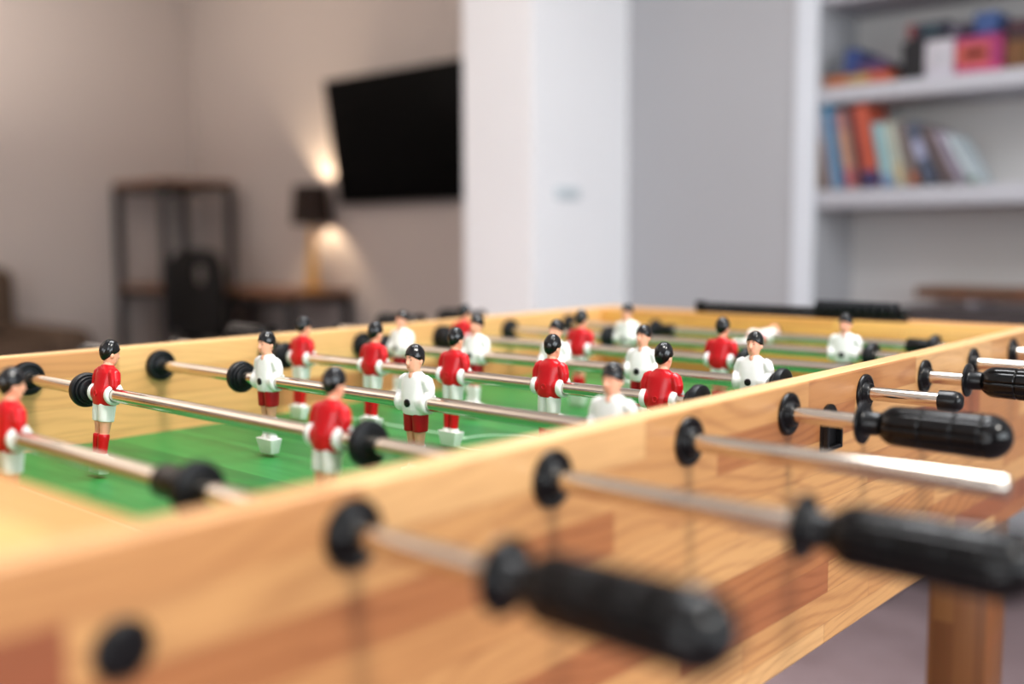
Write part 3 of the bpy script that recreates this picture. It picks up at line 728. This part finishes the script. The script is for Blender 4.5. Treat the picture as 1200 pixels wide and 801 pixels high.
# ------------------------------------------------------------------ wooden plank and dark desk before the alcove
pk = empty('plank_shelf', (AX0 + 0.30, YA, 0))
tag(pk, 'brown wooden plank top fixed low in the white alcove', 'shelf')
bm = bmesh.new(); box(bm, (0, 0.09, ZR - 0.042), (AX1 - AX0 - 0.302, AD - 0.0005, ZR - 0.008), 0.003); obj('plank', bm, M['brown_plank'], pk)
for x in (0.15, 1.0, 1.9):
    bm = bmesh.new(); box(bm, (x, 0.12, ZR - 0.075), (x + 0.03, AD - 0.0005, ZR - 0.0425)); obj('bracket', bm, M['board'], pk)
dk = empty('desk', (0.2, 2.55, 0)); tag(dk, 'long dark grey desk standing behind the far end of the football table', 'desk')
bm = bmesh.new(); box(bm, (-0.95, -0.25, ZR - 0.088), (1.2, 0.25, ZR - 0.052), 0.004); obj('desk_top', bm, M['desk_dark'], dk)
for x in (0.45, 1.10):
    for y in (-0.2, 0.17):
        bm = bmesh.new(); box(bm, (x, y, 0), (x + 0.035, y + 0.035, ZR - 0.0885), 0.002); obj('leg', bm, M['desk_dark'], dk)
for x in (-0.90,):
    bm = bmesh.new(); box(bm, (x, -0.22, 0), (x + 0.03, 0.22, ZR - 0.0885), 0.002); obj('side_support', bm, M['desk_dark'], dk)

# ------------------------------------------------------------------ television, tilted down on the wall
tv = empty('wall_tv', (-3.64, 3.499, ZR + 0.35)); tag(tv, 'large black flat television tilted down on the back wall', 'television')
sub = Matrix.Translation((0, -0.057, 0)) @ Matrix.Rotation(math.radians(8.2), 4, 'X')
def tvbox(name, lo, hi, mat, bev=0.003, parent=tv):
    bm = bmesh.new(); box(bm, lo, hi, bev, 2, sub); return obj(name, bm, mat, parent)
case = tvbox('casing', (-0.59, 0.0, 0.0), (0.59, 0.03, 0.68), M['tv_frame'])
tvbox('screen', (-0.583, -0.0012, 0.012), (0.583, 0.002, 0.673), M['screen'], 0.0)
bm = bmesh.new(); box(bm, (-0.2, -0.012, 0.18), (0.2, 0.003, 0.5)); box(bm, (-0.12, -0.075, 0.22), (-0.08, -0.01, 0.42)); box(bm, (0.08, -0.075, 0.22), (0.12, -0.01, 0.42))
obj('wall_bracket', bm, M['metal_dark'], tv)

# ------------------------------------------------------------------ shelving unit by the left wall
un = empty('shelving_unit', (-5.475, 3.145, 0)); tag(un, 'open shelving unit with dark metal posts and brown boards in the corner', 'shelving unit')
ux, uy = 0.27, 0.225
for sx in (-1, 1):
    for sy in (-1, 1):
        bm = bmesh.new(); box(bm, (sx * ux - 0.02, sy * uy - 0.02, 0), (sx * ux + 0.02, sy * uy + 0.02, ZR + 0.50), 0.002); obj('post', bm, M['metal_dark'], un)
for zz in (0.485, -0.145, -0.62):
    bm = bmesh.new(); box(bm, (-ux - 0.02, -uy - 0.02, ZR + zz), (ux + 0.02, uy + 0.02, ZR + zz + 0.03), 0.003); obj('shelf_board', bm, M['pine_top'], un)
    bm = bmesh.new()
    for sx in (-1, 1): box(bm, (sx * ux - 0.012, -uy, ZR + zz - 0.03), (sx * ux + 0.012, uy, ZR + zz - 0.0005))
    for sy in (-1, 1): box(bm, (-ux, sy * uy - 0.012, ZR + zz - 0.03), (ux, sy * uy + 0.012, ZR + zz - 0.0005))
    obj('rail', bm, M['metal_dark'], un)

# ------------------------------------------------------------------ desk along the back wall, lamp, chair, sofa
ds = empty('desk', (-4.79, 3.22, 0)); tag(ds, 'narrow brown-topped desk with dark metal legs under the lamp', 'desk')
bm = bmesh.new(); box(bm, (-0.385, -0.18, ZR - 0.155), (0.63, 0.265, ZR - 0.125), 0.003); obj('desk_top', bm, M['pine_top'], ds)
for x in (-0.365, 0.575):
    for y in (-0.17, 0.215):
        bm = bmesh.new(); box(bm, (x, y, 0), (x + 0.04, y + 0.04, ZR - 0.1555), 0.002); obj('leg', bm, M['metal_dark'], ds)
bm = bmesh.new()
for y in (-0.165, 0.22): box(bm, (-0.365, y, ZR - 0.20), (0.61, y + 0.025, ZR - 0.1555))
obj('apron', bm, M['metal_dark'], ds)

lp = empty('table_lamp', (-4.385, 3.365, ZR - 0.1245)); tag(lp, 'lit table lamp with a black drum shade and pale gold base', 'lamp')
bm = bmesh.new(); lathe(bm, [(0, 0.07), (0.008, 0.072), (0.016, 0.064), (0.02, 0.032), (0.06, 0.036), (0.16, 0.030), (0.26, 0.022), (0.33, 0.014), (0.36, 0.010)], 'Z', 28)
obj('lamp_base', bm, M['brass'], lp)
bm = bmesh.new(); lathe(bm, [(0.355, 0.015), (0.40, 0.015), (0.402, 0.008)], 'Z', 16); obj('bulb_socket', bm, M['socket'], lp)
bm = bmesh.new(); ball(bm, (0, 0, 0.437), (0.026, 0.026, 0.036)); obj('bulb', bm, M['bulb'], lp)
bm = bmesh.new(); sh = [(0.365, 0.115), (0.585, 0.098), (0.585, 0.0955), (0.365, 0.1125)]
lathe(bm, sh, 'Z', 40, closed=True)
for k in range(3):
    a = 2 * PI * k / 3
    tube(bm, [(0.012 * math.cos(a), 0.012 * math.sin(a), 0.400), (0.112 * math.cos(a), 0.112 * math.sin(a), 0.372)], 0.0022, 8)
obj('lamp_shade', bm, M['shade'], lp)

ch = empty('desk_chair', (-4.89, 3.11, 0)); tag(ch, 'black chair with a round hole in its curved backrest, drawn up to the desk', 'chair')
bm = bmesh.new(); nseg, hole = 40, 0.062
hb, wb = 0.50, 0.29
# backrest: rounded plate with a hole, slightly curved
def outline(a):
    c, s = math.cos(a), math.sin(a)
    x = wb * math.copysign(abs(c) ** 0.55, c); zz = 0.62 + (0.315 if s > 0 else 0.20) * math.copysign(abs(s) ** 0.55, s)
    return x, zz
rings = []
hc = (0.02, 0.79)
for yy, inner in ((-0.012, 0), (-0.012, 1), (0.012, 1), (0.012, 0)):
    rg = []
    for i in range(nseg):
        a = 2 * PI * i / nseg
        if inner: x, zz = hc[0] + hole * math.cos(a), hc[1] + hole * math.sin(a)
        else: x, zz = outline(a)
        rg.append(Vector((x, yy - 0.17 - 0.25 * x * x, zz)))
    rings.append(rg)
loft(bm, rings, closed=True); obj('backrest', bm, M['chair_black'], ch, angle=60)
bm = bmesh.new(); box(bm, (-0.23, -0.19, 0.43), (0.23, 0.10, 0.475), 0.018, 3); obj('seat', bm, M['chair_black'], ch)
for sx in (-1, 1):
    for sy in (-1, 1):
        bm = bmesh.new(); tube(bm, [(sx * 0.18, sy * 0.11 - 0.04, 0.44), (sx * 0.22, sy * 0.15 - 0.03, 0.0)], [0.016, 0.012], 12); obj('leg', bm, M['chair_black'], ch)

sf = empty('sofa', (-5.24, 1.27, 0)); tag(sf, 'brown upholstered sofa against the left wall', 'sofa')
def sofabox(name, lo, hi, bev=0.05):
    bm = bmesh.new(); box(bm, lo, hi, bev, 4); return obj(name, bm, M['sofa'], sf)
sofabox('sofa_base', (-0.50, -0.80, 0.06), (0.40, 0.80, 0.32), 0.03)
sofabox('backrest', (-0.55, -0.98, 0.06), (-0.29, 0.93, 0.84), 0.08)
for sy in (-1, 1): sofabox('armrest', (-0.53, min(sy * 0.80, sy * 1.02), 0.06), (0.42, max(sy * 0.80, sy * 1.02), 0.53), 0.07)
for y0, y1 in ((-0.79, -0.005), (0.005, 0.79)): sofabox('seat_cushion', (-0.29, y0, 0.321), (0.41, y1, 0.46), 0.04)
bm = bmesh.new()
for sx in (-0.45, 0.35):
    for sy in (-0.9, 0.9): lathe(bm, [(0, 0.018), (0.065, 0.025)], 'Z', 12, origin=(sx, sy, 0))
obj('foot', bm, M['metal_dark'], sf)

# ------------------------------------------------------------------ light
def area(name, loc, target, sx, sy, power, col):
    l = bpy.data.lights.new(name, 'AREA'); l.shape = 'RECTANGLE'; l.size = sx; l.size_y = sy; l.energy = power; l.color = col
    o = bpy.data.objects.new(name, l); COL.objects.link(o); o.location = loc
    o.rotation_euler = (Vector(target) - Vector(loc)).to_track_quat('-Z', 'Y').to_euler(); return o
area('window_daylight', (XR + 0.02, 0.2, 1.5), (0, 0.2, 1.3), 3.5, 1.45, 92, (0.90, 0.965, 1.0))
area('front_daylight', (0.4, YB + 0.05, 1.05), (0.4, 2, 1.05), 2.6, 1.9, 74, (0.94, 0.98, 1.0))
area('roof_daylight', (-0.30, 0.95, CZ + SH - 0.01), (-0.30, 0.95, 0), 0.62, 1.5, 38, (0.97, 0.98, 1.0))
area('roof_daylight', (0.85, 0.55, CZ + SH - 0.01), (0.85, 0.55, 0), 1.4, 1.9, 12, (0.97, 0.98, 1.0))
l = bpy.data.lights.new('soft_sun', 'SUN'); l.energy = 2.0; l.angle = math.radians(11); l.color = (1.0, 0.95, 0.87)
o = bpy.data.objects.new('soft_sun', l); COL.objects.link(o); o.location = (4, 0.2, 6)
o.rotation_euler = Vector((-0.62, 0.045, -0.78)).to_track_quat('-Z', 'Y').to_euler()
area('ceiling_fill', (-3.3, -1.0, 1.2), (-3.3, -1.0, 3), 0.5, 0.5, 54, (1.0, 0.90, 0.81))  # added unseen fills that brighten the lounge ceiling, no fitting there
area('ceiling_fill', (-4.7, 1.3, 1.5), (-4.7, 1.3, 3), 0.4, 0.4, 26, (1.0, 0.90, 0.81))
l = bpy.data.lights.new('lamp_light', 'POINT'); l.energy = 21; l.color = (1.0, 0.78, 0.54); l.shadow_soft_size = 0.025
o = bpy.data.objects.new('lamp_light', l); COL.objects.link(o); o.location = (-4.385, 3.365, ZR - 0.1245 + 0.47)
wd = bpy.data.worlds.new('world'); bpy.context.scene.world = wd; wd.use_nodes = True
bg = wd.node_tree.nodes['Background']; bg.inputs[0].default_value = (0.85, 0.92, 1.0, 1); bg.inputs[1].default_value = 0.6
sc = bpy.context.scene
sc.view_settings.view_transform = 'Standard'; sc.view_settings.look = 'None'; sc.view_settings.exposure = 0.10; sc.view_settings.gamma = 0.92
sc.cycles.use_denoising = True
sc.cycles.max_bounces = 8; sc.cycles.diffuse_bounces = 5; sc.cycles.glossy_bounces = 4
sc.cycles.caustics_reflective = False; sc.cycles.caustics_refractive = False
sc.cycles.sample_clamp_indirect = 6.0
